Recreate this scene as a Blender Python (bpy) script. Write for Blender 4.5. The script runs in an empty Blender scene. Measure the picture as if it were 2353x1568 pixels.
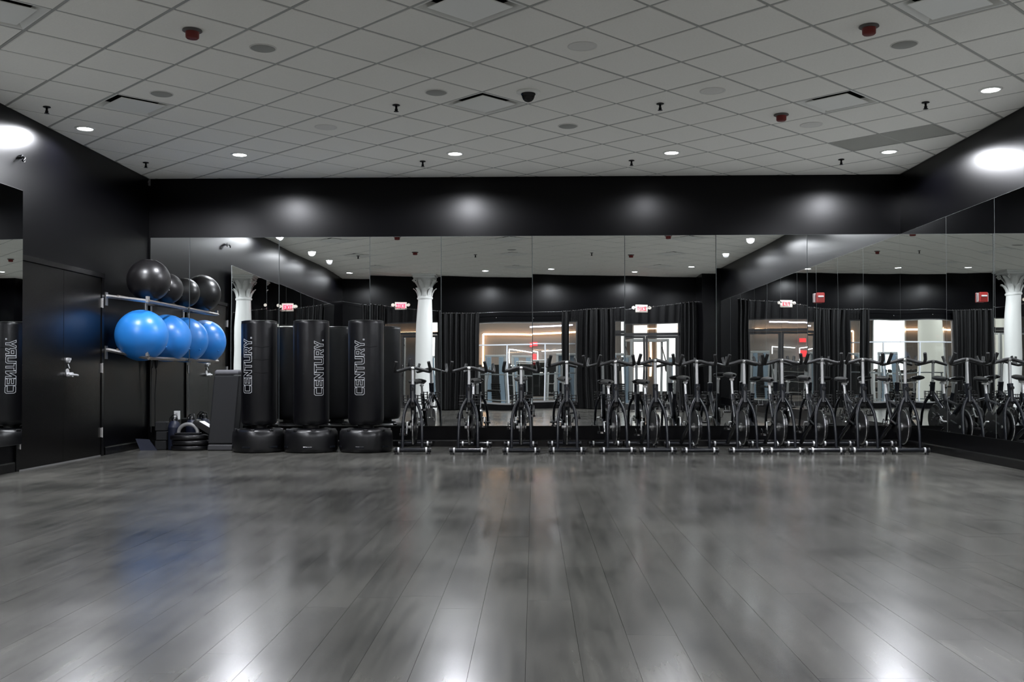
import bpy, math, random
from math import sin, cos, pi, radians
from mathutils import Vector, Matrix
random.seed(7)
SC = bpy.context.scene
COL = SC.collection

# ------------------------------------------------------------------ camera, world, exposure
cam_d = bpy.data.cameras.new('camera'); cam = bpy.data.objects.new('camera', cam_d); COL.objects.link(cam)
cam_d.sensor_width = 36.0
cam_d.lens = 2296.13 / 2353 * 36
cam_d.shift_y = (828.1 - 784) / 2353
cam_d.clip_start = 0.02; cam_d.clip_end = 200
CZ = 0.959
cam.location = (0, 0, CZ)
cam.matrix_world = (Matrix.Translation((0, 0, CZ)) @ Matrix.Rotation(radians(1.224), 4, 'Z')
                    @ Matrix.Rotation(radians(90.837), 4, 'X') @ Matrix.Rotation(radians(-0.1166), 4, 'Z'))
SC.camera = cam
w = bpy.data.worlds.new('world'); SC.world = w; w.use_nodes = True
w.node_tree.nodes['Background'].inputs[0].default_value = (.8, .88, 1, 1)
w.node_tree.nodes['Background'].inputs[1].default_value = 0.3
SC.view_settings.view_transform = 'Standard'; SC.view_settings.look = 'None'
SC.view_settings.gamma = 1; SC.view_settings.use_curve_mapping = False
SC.view_settings.exposure = 0.0
SPOT_W = 330.0
GYM_W = 95.0

# room numbers (metres; camera at x=0, y=0)
XL, XR, YB, YR, ZC = -5.18, 4.88, 13.35, -0.40, 3.615
MT, MB_ = 2.815, 0.275         # mirror top and bottom

# ------------------------------------------------------------------ materials
MATS = {}
def nodes(name):
    m = bpy.data.materials.new(name); m.use_nodes = True
    nt = m.node_tree; b = nt.nodes['Principled BSDF']
    return m, nt, b
def mat(name, col, rough=.5, metal=0., spec=.5, var=.0, scale=20., bump=0., emit=None, es=0., coat=0.):
    if name in MATS: return MATS[name]
    m, nt, b = nodes(name)
    b.inputs['Base Color'].default_value = (*col, 1)
    b.inputs['Roughness'].default_value = rough; b.inputs['Metallic'].default_value = metal
    b.inputs['Specular IOR Level'].default_value = spec
    b.inputs['Coat Weight'].default_value = coat
    L = nt.links
    tc = nt.nodes.new('ShaderNodeTexCoord'); n = nt.nodes.new('ShaderNodeTexNoise')
    n.inputs['Scale'].default_value = scale; n.inputs['Detail'].default_value = 4
    L.new(tc.outputs['Object'], n.inputs['Vector'])
    if var > 0:
        mr = nt.nodes.new('ShaderNodeMapRange')
        mr.inputs[3].default_value = 1 - var; mr.inputs[4].default_value = 1 + var
        L.new(n.outputs[0], mr.inputs[0])
        mx = nt.nodes.new('ShaderNodeVectorMath'); mx.operation = 'SCALE'
        mx.inputs[0].default_value = col; L.new(mr.outputs[0], mx.inputs['Scale'])
        L.new(mx.outputs[0], b.inputs['Base Color'])
    if bump > 0:
        bp = nt.nodes.new('ShaderNodeBump'); bp.inputs['Strength'].default_value = bump
        bp.inputs['Distance'].default_value = .01
        L.new(n.outputs[0], bp.inputs['Height']); L.new(bp.outputs[0], b.inputs['Normal'])
    if emit:
        b.inputs['Emission Color'].default_value = (*emit, 1); b.inputs['Emission Strength'].default_value = es
    MATS[name] = m
    return m
BLACKWALL = mat('black wall paint', (.0007, .0007, .0011), .30, spec=.16, var=.25, scale=1.3, bump=.02)
BLACKTRIM = mat('black gloss trim', (.002, .002, .0022), .22, spec=.4)
DOORM = mat('black door paint', (.0018, .0016, .0014), .26, spec=.35, var=.2, scale=2)
TILE = mat('ceiling tile', (.90, .885, .82), .9, var=.05, scale=60, bump=.15)
TBAR = mat('ceiling grid', (.36, .36, .33), .6)
PLENUM = mat('plenum', (.02, .02, .02), .9)
WHITE = mat('white enamel', (.82, .82, .77), .45)
GREYM = mat('grey speaker cloth', (.34, .34, .31), .8, var=.2, scale=200)
FAINT = mat('pale grille', (.74, .73, .68), .8)
BLK = mat('black plastic', (.005, .005, .006), .32)
RUB = mat('black rubber', (.006, .006, .0065), .5)
VINYL = mat('black vinyl', (.003, .003, .004), .30, spec=.4, var=.15, scale=8, bump=.25)
FRAME = mat('graphite frame paint', (.006, .007, .010), .22, spec=.45)
DARKM = mat('dark disc metal', (.02, .02, .022), .3, metal=.7)
CHROME = mat('chrome', (.75, .75, .77), .15, metal=1)
SATIN = mat('satin chrome', (.62, .62, .63), .32, metal=.45)
DKSTEEL = mat('dark worn bar', (.16, .14, .125), .4, metal=.5, var=.4, scale=30)
ALU = mat('brushed aluminium', (.55, .55, .55), .35, metal=.9)
STEEL = mat('worn steel bar', (.42, .41, .40), .4, metal=.8, var=.3, scale=40)
RED = mat('red plastic', (.24, .012, .010), .4)
REDD = mat('red glass bulb', (.16, .012, .008), .35)
BLUE = mat('blue ball rubber', (.018, .17, .52), .34, var=.1, scale=3)
BLKBALL = mat('black ball rubber', (.007, .0065, .007), .34, var=.1, scale=3)
COLW = mat('white column paint', (.72, .73, .71), .5, bump=.1, scale=8)
FOAM = mat('charcoal foam', (.005, .0055, .007), .75, var=.15, scale=30)
FOAMG = mat('grey vinyl edge', (.10, .10, .11), .5)
INK = mat('silver print', (.42, .43, .45), .5)
PLATEW = mat('white plate', (.8, .8, .8), .4)
NAVY = mat('navy plastic', (.010, .014, .032), .45)
EDGE = mat('mirror edge', (.13, .14, .14), .3, metal=.3)
GYMWALL = mat('taupe gym wall', (.19, .17, .16), .8, var=.08, scale=2)
GYMFLOOR = mat('gym rubber floor', (.05, .05, .05), .6)
GYMCEIL = mat('gym ceiling', (.16, .15, .15), .8)
GYMFR = mat('pale frame paint', (.55, .58, .62), .35)
GYMBL = mat('pale blue tower', (.34, .46, .60), .35)
LENS = mat('lamp lens', (1, 1, 1), .5, emit=(.93, .95, 1), es=45)
WARM = mat('warm light strip', (1, .8, .6), .5, emit=(1, .58, .33), es=14)
COOL = mat('cool light strip', (1, 1, 1), .5, emit=(.9, .93, 1), es=10)
VIOLET = mat('violet light strip', (1, 1, 1), .5, emit=(.75, .7, 1), es=9)
PANEL = mat('added gym lamp', (1, 1, 1), .5, emit=(1, .97, .92), es=5)
DAY = mat('bright street window', (1, 1, 1), .5, emit=(.93, .97, 1), es=3.2)
DAYB = mat('bluish street window', (1, 1, 1), .5, emit=(.45, .62, .9), es=1.1)
EXITR = mat('lit exit letters', (1, .1, .1), .5, emit=(1, .02, .06), es=3.0)
EXITP = mat('lit exit face', (1, .5, .5), .5, emit=(1, .28, .36), es=1.4)
SIGNW = mat('sign housing', (.75, .72, .66), .5, emit=(1, .85, .75), es=.35)
ORNG = mat('orange plastic', (.8, .12, .02), .5)
SCREEN = mat('red lit display', (.5, .02, .02), .5, emit=(1, .05, .06), es=2.5)
SHOE = mat('skin tone', (.45, .27, .19), .6)

def mirror_mat():
    m, nt, b = nodes('mirror glass')
    b.inputs['Base Color'].default_value = (.90, .92, .91, 1); b.inputs['Metallic'].default_value = 1
    b.inputs['Roughness'].default_value = .0
    L = nt.links
    tc = nt.nodes.new('ShaderNodeTexCoord'); n = nt.nodes.new('ShaderNodeTexNoise')
    n.inputs['Scale'].default_value = .8; n.inputs['Detail'].default_value = 1
    L.new(tc.outputs['Object'], n.inputs['Vector'])
    bp = nt.nodes.new('ShaderNodeBump'); bp.inputs['Strength'].default_value = .05; bp.inputs['Distance'].default_value = .05
    L.new(n.outputs[0], bp.inputs['Height']); L.new(bp.outputs[0], b.inputs['Normal'])
    return m
MIRROR = mirror_mat()
def glass_mat():
    m = bpy.data.materials.new('clear pane'); m.use_nodes = True; nt = m.node_tree; nt.nodes.clear()
    o = nt.nodes.new('ShaderNodeOutputMaterial'); mx = nt.nodes.new('ShaderNodeMixShader')
    t = nt.nodes.new('ShaderNodeBsdfTransparent'); g = nt.nodes.new('ShaderNodeBsdfGlossy')
    t.inputs[0].default_value = (.92, .94, .93, 1); g.inputs['Roughness'].default_value = .0
    fr = nt.nodes.new('ShaderNodeFresnel'); fr.inputs[0].default_value = 1.45
    nt.links.new(fr.outputs[0], mx.inputs[0]); nt.links.new(t.outputs[0], mx.inputs[1])
    nt.links.new(g.outputs[0], mx.inputs[2]); nt.links.new(mx.outputs[0], o.inputs[0])
    return m
GLASS = glass_mat()
def curtain_mat(name, alpha):
    m, nt, b = nodes(name)
    b.inputs['Base Color'].default_value = (.003, .003, .0033, 1); b.inputs['Roughness'].default_value = .6
    b.inputs['Specular IOR Level'].default_value = .25
    b.inputs['Alpha'].default_value = alpha
    return m
CURT = curtain_mat('black curtain cloth', 1.0)
SHEER = curtain_mat('sheer black cloth', .42)

def plank_mat():
    m, nt, b = nodes('grey oak laminate'); L = nt.links
    geo = nt.nodes.new('ShaderNodeNewGeometry'); oi = nt.nodes.new('ShaderNodeObjectInfo')
    mp = nt.nodes.new('ShaderNodeMapping'); mp.inputs['Scale'].default_value = (14, 1.1, 1)
    L.new(geo.outputs['Position'], mp.inputs['Vector'])
    add = nt.nodes.new('ShaderNodeVectorMath'); add.operation = 'ADD'
    sc = nt.nodes.new('ShaderNodeMath'); sc.operation = 'MULTIPLY'; sc.inputs[1].default_value = 40
    L.new(oi.outputs['Random'], sc.inputs[0]); L.new(mp.outputs[0], add.inputs[0]); L.new(sc.outputs[0], add.inputs[1])
    n = nt.nodes.new('ShaderNodeTexNoise'); n.inputs['Scale'].default_value = 1.6; n.inputs['Detail'].default_value = 6
    L.new(add.outputs[0], n.inputs['Vector'])
    n2 = nt.nodes.new('ShaderNodeTexNoise'); n2.inputs['Scale'].default_value = .9; n2.inputs['Detail'].default_value = 3
    n2.inputs['Distortion'].default_value = .0
    L.new(geo.outputs['Position'], n2.inputs['Vector'])
    m1 = nt.nodes.new('ShaderNodeMath'); m1.operation = 'MULTIPLY_ADD'; m1.inputs[1].default_value = .42; L.new(n.outputs[0], m1.inputs[0])
    m2 = nt.nodes.new('ShaderNodeMath'); m2.operation = 'MULTIPLY_ADD'; m2.inputs[1].default_value = .05; m2.inputs[2].default_value = 0
    L.new(oi.outputs['Random'], m2.inputs[0]); L.new(m2.outputs[0], m1.inputs[2])
    m3 = nt.nodes.new('ShaderNodeMath'); m3.operation = 'MULTIPLY_ADD'; m3.inputs[1].default_value = .50
    L.new(n2.outputs[0], m3.inputs[0]); L.new(m1.outputs[0], m3.inputs[2])
    cr = nt.nodes.new('ShaderNodeValToRGB'); cr.color_ramp.elements[0].position = .34; cr.color_ramp.elements[1].position = .68
    cr.color_ramp.elements[0].color = (.030, .030, .028, 1); cr.color_ramp.elements[1].color = (.118, .115, .102, 1)
    L.new(m3.outputs[0], cr.inputs[0]); L.new(cr.outputs[0], b.inputs['Base Color'])
    mr = nt.nodes.new('ShaderNodeMapRange'); mr.inputs[1].default_value = .2; mr.inputs[2].default_value = .8
    mr.inputs[3].default_value = .16; mr.inputs[4].default_value = .262
    L.new(n2.outputs[0], mr.inputs[0]); L.new(mr.outputs[0], b.inputs['Roughness'])
    b.inputs['Specular IOR Level'].default_value = .31
    bp = nt.nodes.new('ShaderNodeBump'); bp.inputs['Strength'].default_value = .12; bp.inputs['Distance'].default_value = .004
    L.new(n.outputs[0], bp.inputs['Height']); L.new(bp.outputs[0], b.inputs['Normal'])
    return m
PLANK = plank_mat()
GAP = mat('dark joint', (.03, .03, .028), .7)

# ------------------------------------------------------------------ mesh builder
class MB:
    def __init__(s): s.v = []; s.f = []; s.sm = []
    def add(s, vs, fs, smooth=False):
        o = len(s.v); s.v += [tuple(v) for v in vs]
        for f in fs: s.f.append([i + o for i in f]); s.sm.append(smooth)
        return s
    def box(s, x0, x1, y0, y1, z0, z1, M=None):
        vs = [Vector((x, y, z)) for z in (z0, z1) for y in (y0, y1) for x in (x0, x1)]
        if M: vs = [M @ v for v in vs]
        return s.add(vs, [(0, 2, 3, 1), (4, 5, 7, 6), (0, 1, 5, 4), (2, 6, 7, 3), (0, 4, 6, 2), (1, 3, 7, 5)])
    def bbox(s, x0, x1, y0, y1, z0, z1, b=.01, M=None):
        """box with every edge bevelled"""
        vs = []; cx = {}
        for sx in (0, 1):
            for sy in (0, 1):
                for sz in (0, 1):
                    X = (x0, x1)[sx]; Y = (y0, y1)[sy]; Z = (z0, z1)[sz]
                    dx = b * (1 - 2 * sx); dy = b * (1 - 2 * sy); dz = b * (1 - 2 * sz)
                    cx[(sx, sy, sz)] = len(vs)
                    vs += [Vector((X, Y + dy, Z + dz)), Vector((X + dx, Y, Z + dz)), Vector((X + dx, Y + dy, Z))]
        c = lambda a, k: cx[a] + k
        fs = []
        def q(l): fs.append(l)
        for s_ in (0, 1):
            q([c((s_, 0, 0), 0), c((s_, 1, 0), 0), c((s_, 1, 1), 0), c((s_, 0, 1), 0)])
            q([c((0, s_, 0), 1), c((1, s_, 0), 1), c((1, s_, 1), 1), c((0, s_, 1), 1)])
            q([c((0, 0, s_), 2), c((1, 0, s_), 2), c((1, 1, s_), 2), c((0, 1, s_), 2)])
        for a in (0, 1):
            for d in (0, 1):
                q([c((0, a, d), 1), c((1, a, d), 1), c((1, a, d), 2), c((0, a, d), 2)])
                q([c((a, 0, d), 0), c((a, 1, d), 0), c((a, 1, d), 2), c((a, 0, d), 2)])
                q([c((a, d, 0), 0), c((a, d, 1), 0), c((a, d, 1), 1), c((a, d, 0), 1)])
        for k in cx: q([c(k, 0), c(k, 1), c(k, 2)])
        if M: vs = [M @ v for v in vs]
        return s.add(vs, fs)
    def tube(s, pts, r, n=10, cap=True, closed=False, smooth=True):
        pts = [Vector(p) for p in pts]; m = len(pts)
        rr = r if isinstance(r, (list, tuple)) else [r] * m
        T = []
        for i in range(m):
            if closed: t = pts[(i + 1) % m] - pts[i - 1]
            else: t = pts[min(i + 1, m - 1)] - pts[max(i - 1, 0)]
            T.append(t.normalized())
        up = Vector((0, 0, 1)) if abs(T[0].z) < .9 else Vector((1, 0, 0))
        N = (up - T[0] * up.dot(T[0])).normalized(); vs = []
        for i in range(m):
            N = (N - T[i] * N.dot(T[i])).normalized(); B = T[i].cross(N)
            for k in range(n):
                a = 2 * pi * k / n; vs.append(pts[i] + (N * cos(a) + B * sin(a)) * rr[i])
        fs = []
        for i in range(m if closed else m - 1):
            j = (i + 1) % m
            for k in range(n): fs.append([i * n + k, i * n + (k + 1) % n, j * n + (k + 1) % n, j * n + k])
        s.add(vs, fs, smooth)
        if cap and not closed:
            s.add(vs[:n], [list(range(n))[::-1]]); s.add(vs[-n:], [list(range(n))])
        return s
    def lathe(s, prof, n=32, M=None, smooth=True, cap=True):
        vs = [Vector((r * cos(2 * pi * k / n), r * sin(2 * pi * k / n), z)) for r, z in prof for k in range(n)]
        if M: vs = [M @ v for v in vs]
        fs = [[i * n + k, i * n + (k + 1) % n, (i + 1) * n + (k + 1) % n, (i + 1) * n + k] for i in range(len(prof) - 1) for k in range(n)]
        if cap: fs += [list(range(n))[::-1], list(range((len(prof) - 1) * n, len(prof) * n))]
        return s.add(vs, fs, smooth)
    def prism(s, poly, z0, z1, M=None):
        n = len(poly); vs = [Vector((x, y, z)) for z in (z0, z1) for x, y in poly]
        if M: vs = [M @ v for v in vs]
        return s.add(vs, [list(range(n))[::-1], list(range(n, 2 * n))] + [[i, (i + 1) % n, n + (i + 1) % n, n + i] for i in range(n)])
    def ball(s, c, r, n=24, m=16, sc=(1, 1, 1)):
        c = Vector(c); vs = [c + Vector((0, 0, -r * sc[2]))]
        for i in range(1, m):
            a = pi * i / m
            for k in range(n): vs.append(c + Vector((r * sin(a) * cos(2 * pi * k / n) * sc[0], r * sin(a) * sin(2 * pi * k / n) * sc[1], -r * cos(a) * sc[2])))
        vs.append(c + Vector((0, 0, r * sc[2]))); e = len(vs) - 1
        fs = [[0, 1 + (k + 1) % n, 1 + k] for k in range(n)]
        for i in range(m - 2):
            for k in range(n): fs.append([1 + i * n + k, 1 + i * n + (k + 1) % n, 1 + (i + 1) * n + (k + 1) % n, 1 + (i + 1) * n + k])
        fs += [[e, 1 + (m - 2) * n + k, 1 + (m - 2) * n + (k + 1) % n] for k in range(n)]
        return s.add(vs, fs, True)
    def mesh(s, name, m):
        me = bpy.data.meshes.new(name); me.from_pydata(s.v, [], s.f)
        me.polygons.foreach_set('use_smooth', s.sm); me.materials.append(m); me.validate(); me.update(); return me
    def build(s, name, m, parent=None, loc=(0, 0, 0), rot=(0, 0, 0)):
        return put(name, s.mesh(name, m), parent, loc, rot)
def put(name, me, parent=None, loc=(0, 0, 0), rot=(0, 0, 0)):
    o = bpy.data.objects.new(name, me); COL.objects.link(o); o.parent = parent
    o.location = loc; o.rotation_euler = rot; return o
def tag(o, label=None, cat=None, group=None, kind=None):
    if label: o['label'] = label
    if cat: o['category'] = cat
    if group: o['group'] = group
    if kind: o['kind'] = kind
    return o
def thing(name, label, cat, loc=(0, 0, 0), rz=0, group=None):
    o = bpy.data.objects.new(name, None); COL.objects.link(o); o.location = loc; o.rotation_euler = (0, 0, rz)
    o.empty_display_size = .1
    return tag(o, label, cat, group)
def struct(name, mb, m): return tag(mb.build(name, m), kind='structure')
def copy_tree(o, parent=None):
    c = o.copy(); COL.objects.link(c); c.parent = parent
    for ch in [x for x in o.children]: copy_tree(ch, c)
    return c
def T(x=0, y=0, z=0): return Matrix.Translation((x, y, z))
def RX(a): return Matrix.Rotation(a, 4, 'X')
def RY(a): return Matrix.Rotation(a, 4, 'Y')
def RZ(a): return Matrix.Rotation(a, 4, 'Z')

# ------------------------------------------------------------------ room shell
fl = struct('floor', MB().box(XL - .2, XR + .2, YR - .2, YB + .2, -.14, -.012), GAP)
ce = struct('ceiling', MB().box(XL - .2, XR + .2, YR - .2, YB + .2, ZC + .30, ZC + .4), PLENUM)
wb = struct('wall_back', MB().box(XL - .2, XR + .2, YB, YB + .15, -.1, ZC + .4), BLACKWALL)
wl = struct('wall_left', MB().box(XL - .15, XL, YR - .2, YB + .15, -.1, ZC + .4), BLACKWALL)
wr = struct('wall_right', MB().box(XR, XR + .15, YR - .2, YB + .15, -.1, ZC + .4), BLACKWALL)
m = MB().box(XL - .15, XR + .15, YR - .16, YR, 2.385, ZC + .4)          # header over the openings
for a, b in ((XL - .15, -4.62), (-2.55, -1.55), (1.2, 2.05), (3.98, XR + .15)): m.box(a, b, YR - .16, YR, -.1, 2.385)
m.box(-1.55, 1.2, YR - .16, YR, -.1, .16)
struct('wall_rear', m, BLACKWALL)
m = MB().box(4.42, XR + .01, YR - .01, .55, -.01, ZC + .05)
pier = struct('wall_pier', m, BLACKWALL)
# base boards with a lighter top edge
def base(name, mb): return struct(name, mb, BLACKTRIM)
base('baseboard_back', MB().prism([(0, 0), (.018, 0), (.018, .075), (.010, .09), (0, .09)], XL, XR, Matrix(((0, 0, 1, 0), (-1, 0, 0, YB), (0, 1, 0, 0), (0, 0, 0, 1)))))
base('baseboard_right', MB().prism([(0, 0), (.02, 0), (.02, .085), (.012, .10), (0, .10)], .55, YB, Matrix(((-1, 0, 0, XR), (0, 0, 1, 0), (0, 1, 0, 0), (0, 0, 0, 1)))))
m = MB()
for a, b in ((YR, 9.86), (11.96, YB)):
    m.prism([(0, 0), (.018, 0), (.018, .085), (.010, .10), (0, .10)], a, b, Matrix(((1, 0, 0, XL), (0, 0, 1, 0), (0, 1, 0, 0), (0, 0, 0, 1))))
base('baseboard_left', m)

# ------------------------------------------------------------------ floor planks (run away from the camera)
PW, PL = .184, 1.22
base_me = MB().add([(.0006, .0006, 0), (PW - .0006, .0006, 0), (PW - .0006, PL - .0006, 0), (.0006, PL - .0006, 0),
                    (.0006, .0006, -.012), (PW - .0006, .0006, -.012), (PW - .0006, PL - .0006, -.012), (.0006, PL - .0006, -.012)],
                   [(0, 1, 2, 3), (7, 6, 5, 4), (0, 4, 5, 1), (1, 5, 6, 2), (2, 6, 7, 3), (3, 7, 4, 0)]).mesh('floor_plank', PLANK)
spots = []
nx = int((XR - XL) / PW) + 1
for i in range(nx):
    y = YR - random.random() * PL
    while y < YB:
        x = XL + i * PW
        vis = (y + PL > 2.9) and abs(x + .2) < .55 * (y + PL) + .3
        spots.append((y + PL / 2 if vis else 90 + y, x, y)); y += PL
spots.sort()
rest = MB()
for k, (d, x, y) in enumerate(spots):
    x1 = min(x + PW, XR); y0 = max(y, YR); y1 = min(y + PL, YB)
    whole = x1 == x + PW and y0 == y and y1 == y + PL
    if k < 300:
        if whole: put('floor_plank', base_me, fl, (x, y, random.uniform(-.0002, .0002)))
        else: MB().box(x + .0006, x1 - .0006, y0 + .0006, y1 - .0006, -.012, 0).build('floor_plank', PLANK, fl)
    else: rest.box(x + .0006, x1 - .0006, y0 + .0006, y1 - .0006, -.012, 0)
tag(rest.build('floor_planks_beyond', PLANK, fl), kind='stuff')

# ------------------------------------------------------------------ diagonal ceiling grid
TH = radians(44.4173); S = .6096; GX, GY = -.029, 8.0341
def LP(i, j): return (GX + S * (i * sin(TH) - j * cos(TH)), GY + S * (i * cos(TH) + j * sin(TH)))
def clip(poly, e=0.0):
    def cut(p, ax, lim, sgn):
        out = []
        for k in range(len(p)):
            a, b = p[k - 1], p[k]; da, db = sgn * (a[ax] - lim), sgn * (b[ax] - lim)
            if (da < 0) != (db < 0):
                t = da / (da - db); out.append((a[0] + t * (b[0] - a[0]), a[1] + t * (b[1] - a[1])))
            if db <= 0: out.append(b)
        return out
    for ax, lim, sg in ((0, XR - e, 1), (0, XL + e, -1), (1, YB - e, 1), (1, YR + e, -1)):
        if poly: poly = cut(poly, ax, lim, sg)
    return poly
def area(p): return abs(sum(p[k - 1][0] * p[k][1] - p[k][0] * p[k - 1][1] for k in range(len(p)))) / 2 if len(p) > 2 else 0
DIFF = {(-3, 6), (1, 2), (5, -2), (-6, 3), (-2, -1), (2, -5), (-9, 0), (-5, -4), (-1, -8), (-8, -7), (-4, -11), (-12, -3)}
GRILLE = {(8, -1), (8, -2)}
cells = []
for i in range(-26, 22):
    for j in range(-26, 22):
        g = .004
        P = clip([LP(i, j), LP(i + 1, j), LP(i + 1, j + 1), LP(i, j + 1)], .001)
        if area(P) < .004: continue
        cells.append((i, j, P))
pillar_c = (-2.88, .12)
tile_cells = [c for c in cells if (c[0], c[1]) not in DIFF and (c[0], c[1]) not in GRILLE]
tile_cells.sort(key=lambda c: abs(sum(p[1] for p in c[2]) / len(c[2]) - 9.5))
tile_me = {}
rest = MB()
def tile_geo(mb, P, z, tilt=None):
    c = (sum(p[0] for p in P) / len(P), sum(p[1] for p in P) / len(P))
    def ins(p, d):
        v = (c[0] - p[0], c[1] - p[1]); l = math.hypot(*v); return (p[0] + v[0] / l * d, p[1] + v[1] / l * d)
    A = [ins(p, .017) for p in P]; B = [ins(p, .026) for p in P]; n = len(P)
    t = tilt or (lambda x, y: 0)
    vs = [(x, y, z + .004 + t(x, y)) for x, y in A] + [(x, y, z - .003 + t(x, y)) for x, y in B] + [(x, y, z + .018 + t(x, y)) for x, y in A]
    mb.add(vs, [list(range(n, 2 * n))[::-1]] + [[k, (k + 1) % n, n + (k + 1) % n, n + k] for k in range(n)]
           + [[k, (k + 1) % n, 2 * n + (k + 1) % n, 2 * n + k] for k in range(n)])
for k, (i, j, P) in enumerate(tile_cells):
    whole = area(P) > S * S - .002
    if k < 300:
        if (i, j) == (-1, 1):
            # this tile has slipped: one corner rests above the bar
            a = LP(-1, 1)
            mb = MB(); P2 = [LP(-.93, 1.0), LP(0, 1), LP(0, 2), LP(-1, 2)]
            tile_geo(mb, P2, ZC, lambda x, y: max(0, .05 * (1 - math.hypot(x - a[0], y - a[1]) / .6)))
            mb.build('ceiling_tile', TILE, ce)
        elif whole:
            if 'w' not in tile_me:
                mb = MB(); o = LP(0, 0)
                tile_geo(mb, [(x - o[0], y - o[1]) for x, y in (LP(0, 0), LP(1, 0), LP(1, 1), LP(0, 1))], 0)
                tile_me['w'] = mb.mesh('ceiling_tile', TILE)
            p = LP(i, j)
            put('ceiling_tile', tile_me['w'], ce, (p[0], p[1], ZC + random.uniform(-.001, .0015)),
                (random.uniform(-.002, .002), random.uniform(-.002, .002), 0))
        else:
            mb = MB(); tile_geo(mb, P, ZC); mb.build('ceiling_tile', TILE, ce)
    else: tile_geo(rest, P, ZC)
tag(rest.build('ceiling_tiles_beyond', TILE, ce), kind='stuff')
for fam in (0, 1):
    for i in range(-26, 22):
        h = .012 / S
        Q = [LP(i - h, -30), LP(i + h, -30), LP(i + h, 30), LP(i - h, 30)] if fam == 0 else [LP(-30, i - h), LP(30, i - h), LP(30, i + h), LP(-30, i + h)]
        P = clip(Q, .001)
        if area(P) < .003: continue
        if (fam == 0 and i in (8, 9)) or (fam == 1 and i in (-2, 0, -1)):
            pass
        MB().prism(P, ZC + .0005 + .0003 * fam, ZC + .003 + .0003 * fam).build('ceiling_grid_bar', TBAR, ce)
# perimeter angle
m = MB()
for x0, x1, y0, y1 in ((XL, XR, YB - .022, YB), (XL, XR, YR, YR + .022), (XL, XL + .022, YR, YB), (XR - .022, XR, YR, YB)): m.box(x0, x1, y0, y1, ZC - .001, ZC + .0004)
m.build('wall_angle', TBAR, ce)

# ------------------------------------------------------------------ mirrors
def mirror_wall(name, label, seams, place, tilts=None):
    t = thing(name, label, 'mirror')
    for k in range(len(seams) - 1):
        a, b = seams[k], seams[k + 1]
        tl = (tilts or {}).get(k, 0)
        place(t, a + .0015, b - .0015, tl)
    return t
H = MT - MB_
def mirror_panel(parent, wdt, M):
    # glass sheet: local x = width, local z = height, faces -y
    g = .003
    o = MB().add([(g, 0, g), (wdt - g, 0, g), (wdt - g, 0, H - g), (g, 0, H - g)], [(0, 1, 2, 3)]).build('mirror_panel', MIRROR, parent)
    o.matrix_local = M
    e = MB().add([(g, 0, g), (wdt - g, 0, g), (wdt - g, 0, H - g), (g, 0, H - g), (0, .004, 0), (wdt, .004, 0), (wdt, .004, H), (0, .004, H), (0, .009, 0), (wdt, .009, 0), (wdt, .009, H), (0, .009, H)],
                 [(4, 5, 1, 0), (5, 6, 2, 1), (6, 7, 3, 2), (7, 4, 0, 3), (8, 9, 5, 4), (9, 10, 6, 5), (10, 11, 7, 6), (11, 8, 4, 7)]).build('mirror_edge', EDGE, o)
def pb(t, a, b, tl):
    mirror_panel(t, b - a, T(a, YB - .02, MB_) @ RX(tl))
def pr(t, a, b, tl):     # right wall faces -x ; local x runs from back to front
    mirror_panel(t, b - a, T(XR - .02, -a, MB_) @ RZ(-pi / 2) @ RX(tl))
mirror_wall('wall_mirror', 'wide mirror of tall panels covering the back wall behind the exercise bikes', [-5.155, -4.62, -3.41, -2.187, -1.231, -.011, 1.221, 2.432, 3.638, XR - .005], pb,
            {0: .0008, 2: -.0008, 3: .0006, 5: .0012, 6: -.0006, 7: .0030, 8: .0015})
def pr2(t, a, b, tl): mirror_panel(t, b - a, T(XR - .02, a, MB_) @ RZ(-pi / 2) @ T(-(b - a), 0, 0) @ RX(tl))
mirror_wall('wall_mirror', 'long mirror of tall panels running along the right-hand wall', [.60, 1.83, 3.06, 4.50, 5.73, 6.96, 8.18, 9.40, 10.613, 11.846, YB - .02], pr2)
def pl(t, a, b, tl): mirror_panel(t, b - a, T(XL + .02, a, MB_) @ RZ(pi / 2) @ T(0, 0, 0) @ RZ(tl))
mirror_wall('wall_mirror', 'mirror of tall panels on the left wall, ending beside the black double door', [.9, 2.15, 3.40, 4.65, 5.95, 7.4, 9.88], pl, {5: -.022})

# ------------------------------------------------------------------ double door on the left wall
DY0, DY1, DH = 9.93, 11.84, 2.13
d1 = struct('door_1', MB().box(XL, XL + .022, DY0 - .06, DY0, 0, DH + .05).box(XL, XL + .022, DY1, DY1 + .06, 0, DH + .05).box(XL, XL + .03, DY0 - .06, DY1 + .06, DH, DH + .055), BLACKTRIM)
mid = (DY0 + DY1) / 2
for a, b in ((DY0 + .004, mid - .003), (mid + .003, DY1 - .004)):
    lf = MB().bbox(XL + .001, XL + .012, a, b, .012, DH - .005, .002).build('door_leaf', DOORM, d1)
for y in (DY0, DY1):
    for z in (.28, 1.05, 1.83):
        MB().box(XL + .012, XL + .030, y - .012, y + .012, z - .055, z + .055).tube([(XL + .03, y, z - .06), (XL + .03, y, z + .06)], .008, 8).build('hinge', STEEL, d1)
MB().box(XL, XL + .012, DY0, DY1, 0, .012).build('threshold', ALU, d1)
hd = MB()
hy = mid + .09
hd.tube([(XL + .012, hy, .97), (XL + .075, hy, .97)], .026, 14).tube([(XL + .07, hy, .97), (XL + .075, hy + .10, .965), (XL + .06, hy + .15, .962)], .012, 8)
hd.tube([(XL + .07, hy, .97), (XL + .07, hy - .09, .968)], .012, 8)
hd.tube([(XL + .012, hy, 1.0), (XL + .018, hy, 1.0)], .038, 14)
hd.build('door_lever', SATIN, d1)
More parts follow.
